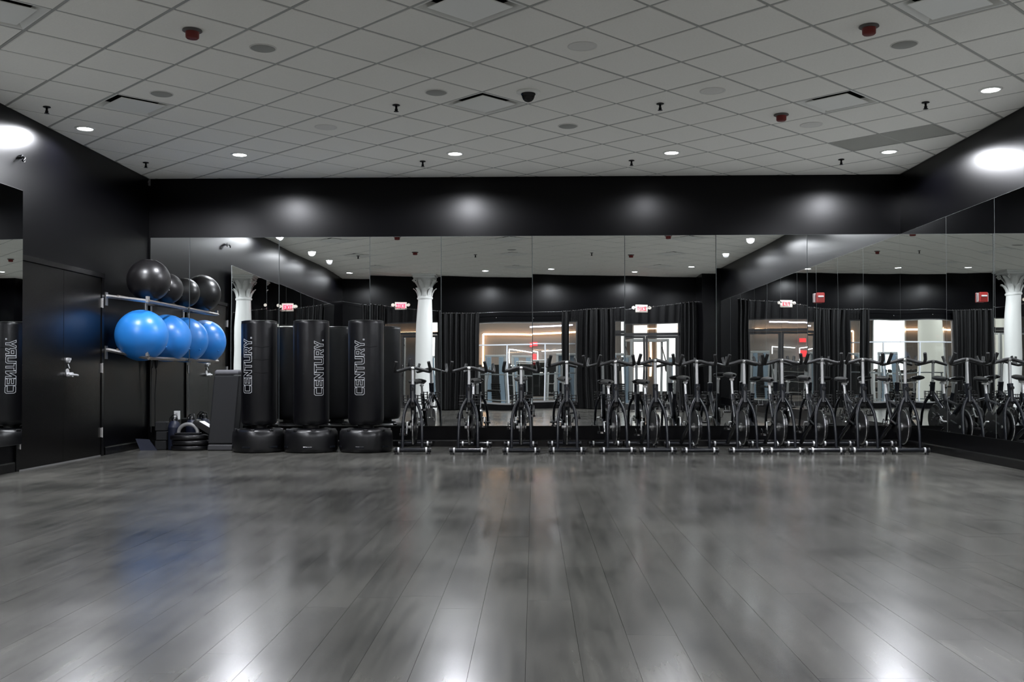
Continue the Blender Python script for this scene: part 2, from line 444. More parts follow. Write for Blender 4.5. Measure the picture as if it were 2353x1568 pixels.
hd = MB().tube([(XL + .012, hy - .01, 1.13), (XL + .04, hy - .01, 1.13)], .028, 14).box(XL + .03, XL + .06, hy - .035, hy - .005, 1.13, 1.155).tube([(XL + .02, hy, 1.09), (XL + .035, hy + .005, 1.04)], .006, 6)
hd.build('deadbolt', SATIN, d1)

# ------------------------------------------------------------------ ceiling fittings
def cell(i, j): return LP(i + .5, j + .5)
DOWN = [(-3, 8), (0, 8), (3, 5), (6, 2), (9, -1), (6, -4)]
pos = [cell(*c) for c in DOWN]
DLAB = ['leftmost lit recessed lamp, above the bright patch on the left wall', 'lit recessed lamp above the blue exercise balls end of the room, second from the left',
        'lit recessed lamp near the middle, above the first bikes', 'lit recessed lamp over the middle of the bike row', 'lit recessed lamp beside the grey grille panel near the right wall',
        'lit recessed lamp nearest the camera by the right wall']
def snap(x, y):
    best = min(((i, j) for i in range(-26, 22) for j in range(-26, 22)), key=lambda c: math.hypot(cell(*c)[0] - x, cell(*c)[1] - y))
    return cell(*best)
more = [(-4.75, 8.05), (-4.75, 5.3), (-4.73, 3.5), (-4.7, 1.4), (4.2, 6.9), (4.2, 4.5), (4.15, 1.9), (-1.47, 1.1), (.28, 1.1), (2.8, .8)]
MLAB = ['lit recessed lamp by the left wall just out of frame beside the bright patch',
        'lit recessed lamp reflected over the left mirror edge, highest of the left row', 'lit recessed lamp reflected at middle of the left row',
        'lit recessed lamp reflected lowest of the left row, near the rear corner', 'lit recessed lamp reflected highest of the right row',
        'lit recessed lamp reflected at middle of the right row', 'lit recessed lamp reflected lowest of the right row by the pier',
        'lit recessed lamp reflected just right of the white column', 'lit recessed lamp reflected above the curtain gap, middle of the rear row', 'lit recessed lamp reflected above the right exit sign']
lens_me = MB().lathe([(.078, .002), (.078, -.004), (.06, -.010), (.0, -.013)], 28, cap=False).mesh('lamp_lens', LENS)
trim_me = MB().lathe([(.080, .004), (.080, -.010), (.098, -.008), (.105, -.001), (.105, .004)], 28, cap=False).mesh('trim_ring', WHITE)
ld = bpy.data.lights.new('lamp', 'SPOT'); ld.energy = SPOT_W; ld.spot_size = radians(168); ld.spot_blend = .25; ld.shadow_soft_size = .07
ld.color = (.92, .94, 1)
ld2 = ld.copy(); ld2.energy = SPOT_W * .3
ld3 = ld.copy(); ld3.energy = SPOT_W * .5
ld4 = ld.copy(); ld4.energy = SPOT_W * .9
for n, (p, lab) in enumerate(list(zip(pos, DLAB)) + [(snap(*q), l) for q, l in zip(more, MLAB)]):
    t = thing('downlight', lab, 'ceiling light', (p[0], p[1], ZC - .004), 0, 'recessed lamps in the ceiling')
    put('trim_ring', trim_me, t); put('lamp_lens', lens_me, t)
    o = bpy.data.objects.new('lamp', {3: ld2, 7: ld3, 8: ld3, 9: ld3, 11: ld3, 12: ld3, 13: ld4, 14: ld4, 15: ld4}.get(n, ld)); COL.objects.link(o); o.parent = t; o.location = (0, 0, -.03)
# dark round speakers
sp_me = MB().lathe([(.098, .004), (.098, -.004), (.088, -.010), (.0, -.010)], 28, cap=False).mesh('speaker_grille', GREYM)
sr_me = MB().lathe([(.098, .004), (.098, -.005), (.108, -.003), (.108, .004)], 28, cap=False).mesh('trim_ring', FAINT)
for (i, j), lab in {(-3, 2): 'grey round ceiling speaker right of the left red alarm', (-3, 5): 'grey round ceiling speaker beside the left air diffuser',
                    (0, 2): 'grey round ceiling speaker left of the middle air diffuser', (3, 2): 'grey round ceiling speaker right of and beyond the dome camera',
                    (3, -4): 'grey round ceiling speaker under the right red alarm', (-4, -3): 'grey round ceiling speaker behind the camera, seen in the mirror'}.items():
    p = cell(i, j); t = thing('ceiling_speaker', lab, 'speaker', (p[0], p[1], ZC - .004), 0, 'round grey ceiling discs')
    put('speaker_grille', sp_me, t); put('trim_ring', sr_me, t)
fa_me = MB().lathe([(.12, .003), (.12, -.004), (.105, -.006), (.10, -.003), (.085, -.006), (.0, -.006)], 32, cap=False).mesh('ceiling_cover', FAINT)
for (i, j), lab in {(0, -1): 'pale round cover plate on the ceiling above and right of the dome camera', (3, -1): 'pale round cover plate left of the right air diffuser',
                    (0, 5): 'pale round cover plate left of the middle, near the second lit lamp', (6, -1): 'pale round cover plate below the small red alarm'}.items():
    p = cell(i, j); tag(put('cover_plate', fa_me, None, (p[0], p[1], ZC - .003)), lab, 'cover plate', 'pale round ceiling covers')
# sprinklers
esc = MB().lathe([(.0, .0), (.034, .0), (.038, -.006), (.030, -.010), (.012, -.010)], 18, cap=False).mesh('escutcheon', BLK)
stem = MB().lathe([(.011, -.008), (.011, -.04), (.016, -.042), (.014, -.062), (.0, -.062)], 12, cap=False).lathe([(.0, -.064), (.024, -.064), (.024, -.067), (.0, -.067)], 14, cap=False).mesh('sprinkler_body', DARKM)
SPR = {(-4, 7): 'black sprinkler nearest the left wall, above the bright wall patch', (-1, 10): 'black sprinkler in the far left corner', (0, 3): 'black sprinkler left of the middle air diffuser',
       (3, 6): 'black sprinkler left of the brightest middle lamp', (3, 0): 'black sprinkler right of the dome camera', (6, 3): 'black sprinkler left of the lamp over the bike row',
       (6, -3): 'black sprinkler right of the right air diffuser', (9, 0): 'black sprinkler below the grey grille panel',
       (-6, -3): 'black sprinkler seen low in the back mirror at middle', (-3, -6): 'black sprinkler seen low in the back mirror at right',
       (-9, 0): 'black sprinkler seen low in the back mirror at left'}
for (i, j), lab in SPR.items():
    p = cell(i, j); t = thing('sprinkler_head', lab, 'sprinkler', (p[0], p[1], ZC - .003), 0, 'fire sprinklers')
    put('escutcheon', esc, t); put('sprinkler_body', stem, t)
# red alarms
pl_me = MB().lathe([(.0, .0), (.072, .0), (.075, -.010), (.060, -.018), (.0, -.018)], 24, cap=False).mesh('mount_plate', mat('alarm plate', (.10, .09, .085), .5))
bd_me = MB().lathe([(.052, -.016), (.050, -.06), (.042, -.068), (.0, -.070)], 24, cap=False).mesh('alarm_dome', REDD)
for (i, j), lab in {(-4, 2): 'red ceiling alarm at upper left', (2, -4): 'red ceiling alarm at upper right', (5, -1): 'small red ceiling alarm between two air diffusers and the grille',
                    (-7, -1): 'red ceiling alarm seen in the back mirror above the white column', (-2, -7): 'red ceiling alarm seen in the back mirror at right'}.items():
    p = cell(i, j); t = thing('ceiling_alarm', lab, 'alarm', (p[0], p[1], ZC - .003), 0, 'red ceiling alarms')
    put('mount_plate', pl_me, t); put('alarm_dome', bd_me, t)
# dome camera
p = cell(1, 1); t = thing('dome_camera', 'black dome security camera on a white ring in the ceiling', 'camera', (p[0] - .0, p[1], ZC - .003))
MB().lathe([(.0, .0), (.11, .0), (.112, -.008), (.085, -.02), (.07, -.02)], 32, cap=False).build('ceiling_ring', WHITE, t)
MB().lathe([(.068, -.018), (.068, -.030), (.062, -.032), (.060, -.05), (.05, -.072), (.034, -.088), (.015, -.096), (0, -.098)], 32, cap=False).build('dome', mat('smoked dome', (.01, .01, .01), .08), t)
# air diffusers: white pan with a floating plaque and a dark neck
def diffuser(i, j, lab):
    c = cell(i, j); t = thing('air_diffuser', lab, 'air vent', (c[0], c[1], ZC), -(TH - pi / 2) - pi / 2, 'square air diffusers')
    def sq(h, z): return [(-h, -h, z), (h, -h, z), (h, h, z), (-h, h, z)]
    a = S / 2
    m = MB().add(sq(a - .010, .0045) + sq(a - .018, -.002) + sq(a - .026, .0), [(k, (k + 1) % 4, 4 + (k + 1) % 4, 4 + k) for k in range(4)] + [(4 + k, 4 + (k + 1) % 4, 8 + (k + 1) % 4, 8 + k) for k in range(4)])
    m.add(sq(a - .026, .0) + sq(a - .085, .055), [(k, (k + 1) % 4, 4 + (k + 1) % 4, 4 + k) for k in range(4)])
    m.build('diffuser_pan', WHITE, t)
    MB().add(sq(a - .085, .055) + sq(a - .09, .16), [(k, (k + 1) % 4, 4 + (k + 1) % 4, 4 + k) for k in range(4)]).add(sq(a - .09, .16), [(0, 1, 2, 3)]).build('duct_neck', PLENUM, t)
    MB().bbox(-a + .086, a - .086, -a + .086, a - .086, -.004, .004, .003).build('plaque', WHITE, t)
DL = {(-3, 6): 'square air diffuser with dark slot near the left wall', (1, 2): 'square air diffuser in the middle beside the dome camera', (5, -2): 'square air diffuser with dark slot on the right',
      (-6, 3): 'square air diffuser cut by the top left corner of the photo', (-2, -1): 'large square air diffuser at the top edge, middle', (2, -5): 'square air diffuser at the top edge, right',
      (-9, 0): 'square air diffuser reflected upper left in the back mirror', (-5, -4): 'square air diffuser reflected upper middle in the back mirror', (-1, -8): 'square air diffuser reflected upper right in the back mirror',
      (-8, -7): 'square air diffuser reflected lower middle in the back mirror', (-4, -11): 'square air diffuser reflected lower right in the back mirror', (-12, -3): 'square air diffuser reflected lower left in the back mirror'}
for c, l in DL.items(): diffuser(*c, l)
# return grille two cells long
a = LP(8, -2); t = thing('return_grille', 'long grey slatted grille panel in the ceiling near the right wall', 'air vent', (0, 0, ZC))
Q = [LP(8.03, -1.97), LP(8.97, -1.97), LP(8.97, -.03), LP(8.03, -.03)]
MB().prism(Q, .03, .035).build('grille_back', mat('grille backing', (.28, .28, .26), .8), t)
for k in range(30):
    i0 = 8.03 + .94 * k / 30
    P = [LP(i0, -1.97), LP(i0 + .014, -1.97), LP(i0 + .014, -.03), LP(i0, -.03)]
    MB().prism(P, .000, .026).build('slat', mat('grille grey', (.55, .55, .50), .6), t)
# small hook and wire anchor on the left wall
t = thing('wall_hook', 'small chrome hook anchor high on the left wall above the mirror edge', 'hook', (XL, 9.95, 3.17))
MB().tube([(0, 0, .0), (.03, 0, .0)], .022, 12).build('plate', CHROME, t)
MB().tube([(.02, 0, 0), (.05, -.0, -.01), (.06, -.03, -.03), (.055, -.05, -.05)], .012, 8).build('hook', BLK, t)
MB().tube([(.025 + .0 * k, .03 + .028 * cos(k * pi / 5), -.02 + .028 * sin(k * pi / 5)) for k in range(10)], .003, 6, closed=True).build('ring', CHROME, t)
t = MB().box(0, .018, -.03, 0, -.09, 0).tube([(.01, -.03, -.02), (.01, -.06, -.05)], .008, 8).build('corner_bracket', STEEL, None, (XL, YB, ZC - .005))
tag(t, 'tiny metal bracket in the far left corner under the ceiling', 'bracket')

# ------------------------------------------------------------------ ball racks and exercise balls
def rack(z, lab, sl):
    t = thing('ball_rack', lab, 'rack', (XL, 0, z))
    y0, y1, xo = 12.0, 13.27, .52
    MB().tube([(.0, y0, .03), (.03, y0, .03), (xo, y0 + .03, .03 - sl)], .022, 4, smooth=False).build('side_bar', STEEL, t)
    MB().tube([(xo, y0, .03 - sl), (xo, y1, .03 - sl)], .021, 4, smooth=False).build('front_bar', DKSTEEL, t)
    MB().tube([(.14, y0, .03), (.14, y1, .03)], .018, 8).build('rear_bar', DKSTEEL, t)
    MB().tube([(.0, y1, .03), (xo, y1, .03 - sl)], .020, 4, smooth=False).build('side_bar', STEEL, t)
    MB().box(0, .012, y0 - .03, y0 + .03, -.08, .08).build('wall_bracket', ALU, t)
    MB().box(0, .012, y1 - .05, y1 + .01, -.08, .08).build('wall_bracket', ALU, t)
    MB().box(xo - .03, xo + .0, y0 - .015, y0 + .04, -.045, .03).build('corner_cap', ALU, t)
rack(1.89, 'upper steel ball rack on the left wall holding the black balls', .06)
rack(1.24, 'lower steel ball rack on the left wall holding the blue balls', .10)
def ball(x, y, z, r, m, lab, grp):
    t = thing('exercise_ball', lab, 'ball', (x, y, z), 0, grp)
    mb = MB().ball((0, 0, 0), r, 48, 32); mb.build('shell', m, t)
    MB().tube([Vector((cos(a) * r * .35, sin(a) * r * .35, r * .937)) for a in [k * pi / 12 for k in range(24)]], .003, 5, closed=True).build('seam_ring', m, t)
    MB().tube([(r * .80, r * .4, -r * .44), (r * .83, r * .415, -r * .457)], .012, 10).build('plug', m, t)
ball(-4.81, 12.17, 1.452, .315, BLUE, 'large blue exercise ball nearest the camera on the lower rack', 'blue balls')
ball(-4.80, 12.99, 1.447, .31, BLUE, 'blue exercise ball behind the first one on the lower rack', 'blue balls')
ball(-4.785, 12.33, 2.145, .262, BLKBALL, 'large glossy black exercise ball on the upper rack', 'black balls')
ball(-4.80, 13.0, 2.10, .20, BLKBALL, 'smaller black exercise ball behind the large one on the upper rack', 'black balls')
# hanging cord in the corner
c = MB().tube([(.02, 0, .28), (.02, -.015, .1), (.03, -.02, -.02), (.02, .0, -.3), (.02, 0, -.82)], .007, 6)
c.tube([Vector((.03, .0 + .045 * cos(a), .13 + .10 * sin(a))) for a in [k * pi / 10 for k in range(20)]], .007, 6, closed=True)
tag(c.build('hanging_cord', RUB, None, (-5.13, 13.26, 1.02)), 'looped black cord hanging in the corner under the ball racks', 'cord')

# ------------------------------------------------------------------ free-standing punching bags
def letters():
    """outline paths of the wordmark, each letter 0..1 high"""
    def off(P, x, w): return [(x + a * w, b) for a, b in P]
    C = [(1, .78), (1, 1 - .12), (.86, 1), (.14, 1), (0, .86), (0, .14), (.14, 0), (.86, 0), (1, .12), (1, .22), (.26, .22), (.26, .78)]
    E_ = [(0, 0), (1, 0), (1, .2), (.27, .2), (.27, .4), (.9, .4), (.9, .6), (.27, .6), (.27, .8), (1, .8), (1, 1), (0, 1)]
    N = [(0, 0), (.27, 0), (.27, .60), (.72, 0), (1, 0), (1, 1), (.73, 1), (.73, .42), (.30, 1), (0, 1)]
    Tt = [(.37, 0), (.63, 0), (.63, .8), (1, .8), (1, 1), (0, 1), (0, .8), (.37, .8)]
    U = [(0, 1), (0, .14), (.14, 0), (.86, 0), (1, .14), (1, 1), (.73, 1), (.73, .22), (.27, .22), (.27, 1)]
    R = [(0, 0), (.27, 0), (.27, .34), (.50, .34), (.72, 0), (1, 0), (.80, .36), (.95, .44), (.95, .9), (.85, 1), (0, 1)]
    R2 = [(.27, .55), (.68, .55), (.68, .8), (.27, .8)]
    Y = [(.37, 0), (.63, 0), (.63, .36), (1, 1), (.72, 1), (.5, .58), (.28, 1), (0, 1), (.37, .36)]
    D = [(0, 0), (1, 0), (1, .12), (0, .12)]
    out = []; x = 0
    for g, w in ((C, 1), (E_, .92), (N, 1.02), (Tt, .95), (U, 1), ((R, R2), 1), (Y, 1.05), (D, .14)):
        gs = g if isinstance(g, tuple) else (g,)
        for q in gs: out.append(off(q, x, w))
        x += w + .07
    return out, x - .07
def wordmark(mbs, r, z0, height, length, ang):
    """vertical lettering reading upwards, tops of the letters to the viewer's left, on a cylinder facing -y"""
    P, W = letters(); th = .0032
    for gi, q in enumerate(P):
        if gi != 6: mb = MB(); mbs.append(mb)
        n = len(q)
        for k in range(n):
            a, b = Vector((q[k][0] / W * length, q[k][1] * height)), Vector((q[(k + 1) % n][0] / W * length, q[(k + 1) % n][1] * height))
            d = (b - a).normalized(); nn = Vector((-d.y, d.x)) * th
            a2, b2 = a - d * th, b + d * th
            st = max(1, int(abs(b.y - a.y) / .02))
            for s_ in range(st):
                u, v = a2.lerp(b2, s_ / st), a2.lerp(b2, (s_ + 1) / st)
                vs = []
                for p in (u - nn, v - nn, v + nn, u + nn):
                    phi = ang - (p.y - height / 2) / r      # tops towards the left
                    vs.append((r * sin(phi), -r * cos(phi), z0 + p.x))
                mb.add(vs, [(0, 1, 2, 3)])
def bag(x, y, lab, tang, text0, rz):
    t = thing('punching_bag', lab, 'punching bag', (x, y, 0), 0, 'free-standing punching bags')
    n = 64; prof = [(.295, .0), (.318, .012), (.328, .05), (.326, .20), (.318, .255), (.295, .283), (.25, .290), (.17, .288), (.16, .30)]
    vs = []
    for r, z in prof:
        for k in range(n):
            a = 2 * pi * k / n + rz; sq = 1 + .018 * cos(4 * (a - rz)) - (.018 if (z > .24 and abs(((a - rz) * 8 / (2 * pi)) % 1 - .5) < .13 and r > .24) else 0)
            vs.append((r * sq * cos(a), r * sq * sin(a), z))
    m = MB().add(vs, [[i * n + k, i * n + (k + 1) % n, (i + 1) * n + (k + 1) % n, (i + 1) * n + k] for i in range(len(prof) - 1) for k in range(n)], True)
    m.add(vs[:n], [list(range(n))[::-1]]); m.build('base', mat('black base plastic', (.004, .004, .005), .33), t)
    for k in range(6):
        a = 2 * pi * k / 6 + rz + .3
        M = RZ(a) @ T(.329, 0, .07)
        MB().bbox(-.006, .004, -.055, .055, -.012, .012, .004, M=M).build('hand_grip', FRAME, t)
    for k in range(8):
        a = 2 * pi * k / 8 + rz; M = RZ(a) @ T(.300, 0, .272)
        MB().bbox(-.03, .012, -.028, .028, -.014, .018, .008, M=M).build('rim_lug', BLK, t)
    MB().lathe([(.10, .288), (.10, .36)], 24, cap=False).build('neck', BLK, t)
    R = .222
    b = MB().lathe([(.0, .335), (.15, .335), (.195, .342), (.215, .365), (R, .41), (R, .9), (R, 1.60), (.219, 1.628), (.212, 1.640), (.19, 1.646), (.0, 1.650)], 64, cap=False).build('bag', VINYL, t)
    MB().tube([(.2165 * cos(k * pi / 24), .2165 * sin(k * pi / 24), 1.634) for k in range(48)], .005, 6, closed=True).build('top_piping', VINYL, b)
    MB().box(-.004, .004, -R - .002, -R + .004, .40, 1.60, M=RZ(radians(62))).build('side_seam', VINYL, b)
    mbs = []; wordmark(mbs, R + .0012, text0, .125, .69, tang)
    for mb in mbs: mb.build('letter', INK, b)
    for k in range(3 if 'creased' in lab else 1):
        zz = 1.31 - k * .16
        mb = MB()
        for q in range(8):
            p0 = radians(-10 + q * 7); p1 = p0 + radians(7)
            mb.add([(sin(p0) * (R + .0008), -cos(p0) * (R + .0008), zz - .003 + .006 * sin(q)), (sin(p1) * (R + .0008), -cos(p1) * (R + .0008), zz - .003 + .006 * sin(q + 1)),
                    (sin(p1) * (R + .003), -cos(p1) * (R + .003), zz + .002 + .006 * sin(q + 1)), (sin(p0) * (R + .003), -cos(p0) * (R + .003), zz + .002 + .006 * sin(q))], [(0, 1, 2, 3)], True)
        if 'smooth' not in lab: mb.build('crease', VINYL, b)
bag(-3.455, 12.53, 'creased black punching bag with CENTURY lettering, leftmost of three, beside the foam mat', radians(-25), .74, 0)
bag(-2.79, 12.50, 'smooth black punching bag with CENTURY lettering, middle of three', radians(38), .71, .3)
bag(-2.105, 12.53, 'lightly marked black punching bag with CENTURY lettering, nearest the bikes', radians(-12), .715, .15)

# ------------------------------------------------------------------ folded foam mat and the small pile left of the bags
t = thing('foam_mat', 'tall folded charcoal foam mat standing between the weights and the first bag', 'mat', (-3.985, 12.80, 0), 0)
def Ms(dx): return Matrix(((1, 0, dx, 0), (0, 1, .02, 0), (0, 0, 1, 0), (0, 0, 0, 1)))
MB().bbox(-.165, .165, -.17, .03, .085, .96, .015, M=Ms(.085)).build('front_pad', FOAM, t)
MB().bbox(-.165, .165, .035, .19, .085, .95, .015, M=Ms(.085)).build('rear_pad', FOAM, t)
MB().bbox(-.165, .165, -.175, .19, .962, 1.03, .022, M=Ms(.085)).build('top_edge', FOAMG, t)
MB().bbox(-.165, .165, -.175, .19, 0, .08, .015, M=Ms(.085)).build('bottom_edge', mat('dim grey edge', (.03, .03, .033), .6), t)
# stacked small blocks
for k, (dx, lab) in enumerate([(0, 'small dark foam block at the bottom of the stack in the corner'), (.01, 'small dark foam block in the middle of the corner stack'), (-.005, 'small dark foam block on top of the corner stack')]):
    z = k * .122
    o = MB().bbox(-.075, .075, -.07, .07, 0, .118, .01).build('foam_block', FOAM, None, (-4.80 + dx, 12.84, z), (0, 0, .05 * k)); tag(o, lab, 'block', 'small foam blocks')
# steps / aerobic risers, stacked
for k, lab in enumerate(['glossy black step riser at the bottom of the low stack', 'glossy black step riser, second from the floor', 'glossy black step riser, top of the low stack']):
    t = thing('step_riser', lab, 'step', (-4.42 + (.0, .01, -.01)[k], 12.78, k * .068), .03 * k, 'stacked step risers')
    MB().lathe([(.20, 0), (.235, .006), (.24, .03), (.235, .052), (.21, .062), (.17, .066), (.165, .058)], 40, M=Matrix.Diagonal((1.0, .75, 1, 1))).build('riser', BLK, t)
    MB().tube([(.237 * cos(a), .178 * sin(a), .047) for a in [q * pi / 20 for q in range(40)]], .004, 6, closed=True).build('rim_bead', BLK, t)
t = thing('push_up_handle', 'grey curved push-up handle lying on the stacked risers', 'handle', (-4.43, 12.74, .204), .1)
MB().tube([(-.14 + .14 - .12 * cos(a), 0, .02 + .11 * sin(a)) for a in [k * pi / 12 for k in range(13)]], .024, 10).build('arch', mat('grey grip', (.20, .20, .20), .5), t)
MB().bbox(-.16, .16, -.05, .05, 0, .022, .008).build('foot', BLK, t)
t = thing('boxing_pad', 'shiny black curved boxing pad leaning over the risers', 'boxing pad', (-4.24, 12.80, .225), -.2)
M = RY(radians(28))
mb = MB()
for k in range(10):
    a0 = -.9 + k * .18; a1 = a0 + .18
    mb.box(-.16 + .0, .16, .11 * sin(a0), .11 * sin(a1), .055 * cos((a0 + a1) / 2), .055 * cos((a0 + a1) / 2) + .05, M=M)
mb.build('pad', mat('glossy pad vinyl', (.02, .02, .02), .18), t)
MB().bbox(-.10, .12, -.06, .06, .106, .112, .002, M=M).build('pale_patch', PLATEW, t)
# jugs
for x, y, z, lab in ((-4.63, 12.80, 0, 'dark blue plastic bottle with a handle beside the foam blocks'), (-4.50, 13.08, 0, 'dark blue plastic bottle with a handle behind the risers')):
    h = .40
    t = thing('water_jug', lab, 'bottle', (x, y, z), 0, 'dark blue jugs')
    MB().lathe([(.0, 0), (.07, 0), (.078, .01), (.078, h - .12), (.081, h - .11), (.078, h - .10), (.06, h - .045), (.03, h - .02)], 28, cap=False).build('body', NAVY, t)
    MB().lathe([(.036, h - .03), (.036, h + .02), (.0, h + .022)], 20, cap=False).build('cap', BLK, t)
    MB().tube([(-.05, 0, h - .06), (-.06, 0, h + .0), (-.02, 0, h + .05), (.03, 0, h + .05), (.05, 0, h - .05)], .008, 8).build('handle', BLK, t)
t = MB().lathe([(.0, 0), (.06, .0), (.085, .03), (.075, .065), (.03, .08), (0, .082)], 18, M=Matrix.Diagonal((1.3, .8, 1, 1)), cap=False).build('cloth_bundle', mat('dark plum cloth', (.03, .018, .022), .8), None, (-4.60, 12.98, .0))
t.location = (-4.64, 12.99, 0)
tag(t, 'small dark bundled cloth on the floor behind the bottles', 'cloth')
t = MB().prism([(-.10, 0), (.10, 0), (-.0, .14), (-.16, .15)], -.02, .02, Matrix(((1, 0, 0, 0), (0, 0, 1, 0), (0, 1, 0, 0), (0, 0, 0, 1)))).build('folded_sign', NAVY, None, (-4.93, 12.72, 0), (-.0, 0, .2))
tag(t, 'dark navy wedge leaning on the floor by the left wall baseboard', 'wedge')
# outlet on the mirror
t = thing('wall_outlet', 'white wall outlet plate low on the mirror left of the bags', 'outlet', (-4.785, YB - .032, .425))
MB().bbox(-.037, .037, -.006, .003, -.058, .058, .002).build('plate', PLATEW, t)
for z in (-.022, .022): MB().bbox(-.014, .014, -.009, -.005, z - .014, z + .014, .002).build('socket', mat('socket grey', (.5, .5, .5), .5), t)
# fire strobe on the mirror
t = thing('fire_strobe', 'red fire alarm strobe fixed on the back mirror above the right-hand bikes', 'fire alarm', (3.79, YB - .034, 1.97))
MB().bbox(-.075, .06, -.02, .004, -.06, .06, .004).build('mount_plate', mat('grey mount', (.35, .30, .30), .5), t)
MB().bbox(-.052, .056, -.065, -.018, -.066, .066, .008).build('housing', RED, t)
MB().bbox(-.035, .04, -.080, -.062, .002, .026, .006).build('strobe_lens', mat('strobe lens', (.45, .45, .45), .3), t)
for k in range(4): MB().bbox(-.04, .05, -.069, -.063, -.05 + k * .011, -.046 + k * .011, .001).build('sound_slot', REDD, t)

# ------------------------------------------------------------------ exercise bikes
def make_bike(hz, sz, crank):
    t = bpy.data.objects.new('exercise_bike', None); COL.objects.link(t)
    # rear/front stabilisers (front towards -y)
    for y, w in ((-.02, .222), (1.12, .218)):
        s_ = MB().tube([(-w, y, .052), (w, y, .052)], .026, 12).build('stabiliser', FRAME, t)
        for sx in (-1, 1):
            MB().tube([(sx * (w - .065), y, .052), (sx * (w - .045), y, .052)], .034, 14).build('chrome_clamp', SATIN, s_)
            MB().tube([(sx * (w - .03), y, .0), (sx * (w - .03), y, .03)], .022, 12).build('rubber_foot', RUB, s_)
            MB().tube([(sx * (w - .012), y, .052), (sx * (w + .004), y, .052)], .029, 12).build('end_cap', RUB, s_)
    # arched fork
    for sx in (-1, 1):
        P = [(sx * .118, -.02, .06), (sx * .116, .0, .25), (sx * .112, .03, .40), (sx * .10, .055, .49), (sx * .078, .075, .565), (sx * .05, .09, .62), (sx * .022, .10, .67)]
        MB().tube(P, [.017, .017, .018, .019, .02, .021, .02], 10).build('fork_leg', FRAME, t)
    m = MB().tube([(0, .10, .62), (0, .125, .80), (0, .13, .84)], [.034, .034, .036], 12)
    m.build('head_tube', FRAME, t)
    MB().tube([(0, .075, .60), (0, .02, .635)], .008, 8).tube([(0, .09, .79), (.0, .055, .79)], .021, 12).build('clamp_knob', BLK, t)
    MB().tube([(0, .13, .82), (0, .148, hz)], .0195, 10).build('handlebar_post', ALU, t)
    # main frame: down tube, seat tube, chain stay
    MB().tube([(0, .11, .70), (0, .42, .50), (0, .62, .36)], [.034, .036, .034], 10).tube([(0, .60, .34), (0, .86, .22), (0, 1.12, .06)], .026, 10).tube([(0, .60, .36), (0, .74, .58), (0, .80, .70)], .026, 10) \
        .tube([(-.05, .30, .34), (-.045, .48, .38), (0, .60, .36)], .014, 8).tube([(.05, .30, .34), (.045, .48, .38), (0, .60, .36)], .014, 8).tube([(0, .33, .56), (0, .56, .60), (0, .76, .63)], .018, 8).build('main_frame', FRAME, t)
    # flywheel edge towards the viewer
    fw = MB().tube([(-.013, .23, .315), (.013, .23, .315)], .205, 40, smooth=False).build('flywheel', DARKM, t)
    MB().tube([(0, .23 + .207 * cos(a), .315 + .207 * sin(a)) for a in [k * pi / 24 for k in range(48)]], .008, 8, closed=True).build('rim', CHROME, fw)
    MB().tube([(-.06, .23, .315), (.06, .23, .315)], .018, 12).tube([(-.03, .23, .315), (.03, .23, .315)], .05, 16).build('hub', ALU, fw)
    MB().tube([(.028, .23, .32), (.050, .23, .32)], .155, 32, smooth=False).tube([(.028, .44, .34), (.050, .44, .34)], .12, 28, smooth=False).tube([(.028, .60, .36), (.050, .60, .36)], .13, 32, smooth=False).build('chain_guard', BLK, t)
    # cranks and pedals with straps
    for sx, a in ((1, crank), (-1, crank + pi)):
        ex = (sx * .088, .60 + .165 * cos(a), .36 + .165 * sin(a))
        cr = MB().tube([(sx * .055, .60, .36), (sx * .088, .60, .36), ex], .011, 8).build('crank', ALU, t)
        px = ex[0]
        pd = MB().box(px, px + sx * .09, ex[1] - .045, ex[1] + .045, ex[2] - .011, ex[2] + .011)
        pd.tube([(px + sx * .02, ex[1] - .05, ex[2]), (px + sx * .02, ex[1] - .08, ex[2] + .05), (px + sx * .02, ex[1], ex[2] + .075), (px + sx * .02, ex[1] + .05, ex[2])], .006, 6)
        pd.tube([(px + sx * .075, ex[1] - .05, ex[2]), (px + sx * .075, ex[1] - .08, ex[2] + .05), (px + sx * .075, ex[1], ex[2] + .075), (px + sx * .075, ex[1] + .05, ex[2])], .006, 6)
        pd.build('pedal', BLK, cr)
        MB().box(px + sx * .03, px + sx * .06, ex[1] - .05, ex[1] - .046, ex[2] - .008, ex[2] + .008).build('reflector', CHROME, cr)
    # brake housing and bottle cages either side of the head
    for sx in (-1, 1):
        c = MB()
        for k in range(4): c.tube([Vector((sx * .085 + .036 * cos(a), .14 + .036 * sin(a), .60 + .035 * k + sx * .0)) for a in [q * pi / 6 for q in range(12)]], .005, 5, closed=True)
        for q in range(4): c.tube([(sx * .085 + .036 * cos(q * pi / 2 + .7), .14 + .036 * sin(q * pi / 2 + .7), .59), (sx * .085 + .036 * cos(q * pi / 2 + .7), .14 + .036 * sin(q * pi / 2 + .7), .715)], .005, 5)
        c.tube([(sx * .05, .12, .66), (0, .11, .66)], .008, 6)
        c.build('bottle_cage', BLK, t)
    MB().bbox(-.04, .04, .12, .19, .56, .66, .012).build('brake_housing', BLK, t)
    # handlebar: wide bullhorn
    P = [(-.205, .13, hz - .035), (-.19, .14, hz - .032), (-.12, .15, hz - .015), (-.05, .15, hz + .006), (0, .148, hz + .012), (.05, .15, hz + .006), (.12, .15, hz - .015), (.19, .14, hz - .032), (.205, .13, hz - .035)]
    hb = MB().tube(P, [.019, .020, .021, .021, .020, .021, .021, .020, .019], 10).build('handlebar', RUB, t)
    for sx in (-1, 1):
        MB().tube([(sx * .20, .13, hz - .036), (sx * .215, .09, hz - .03), (sx * .212, .05, hz + .01), (sx * .195, .02, hz + .085)], [.019, .020, .020, .020], 10).build('bar_end', RUB, hb)
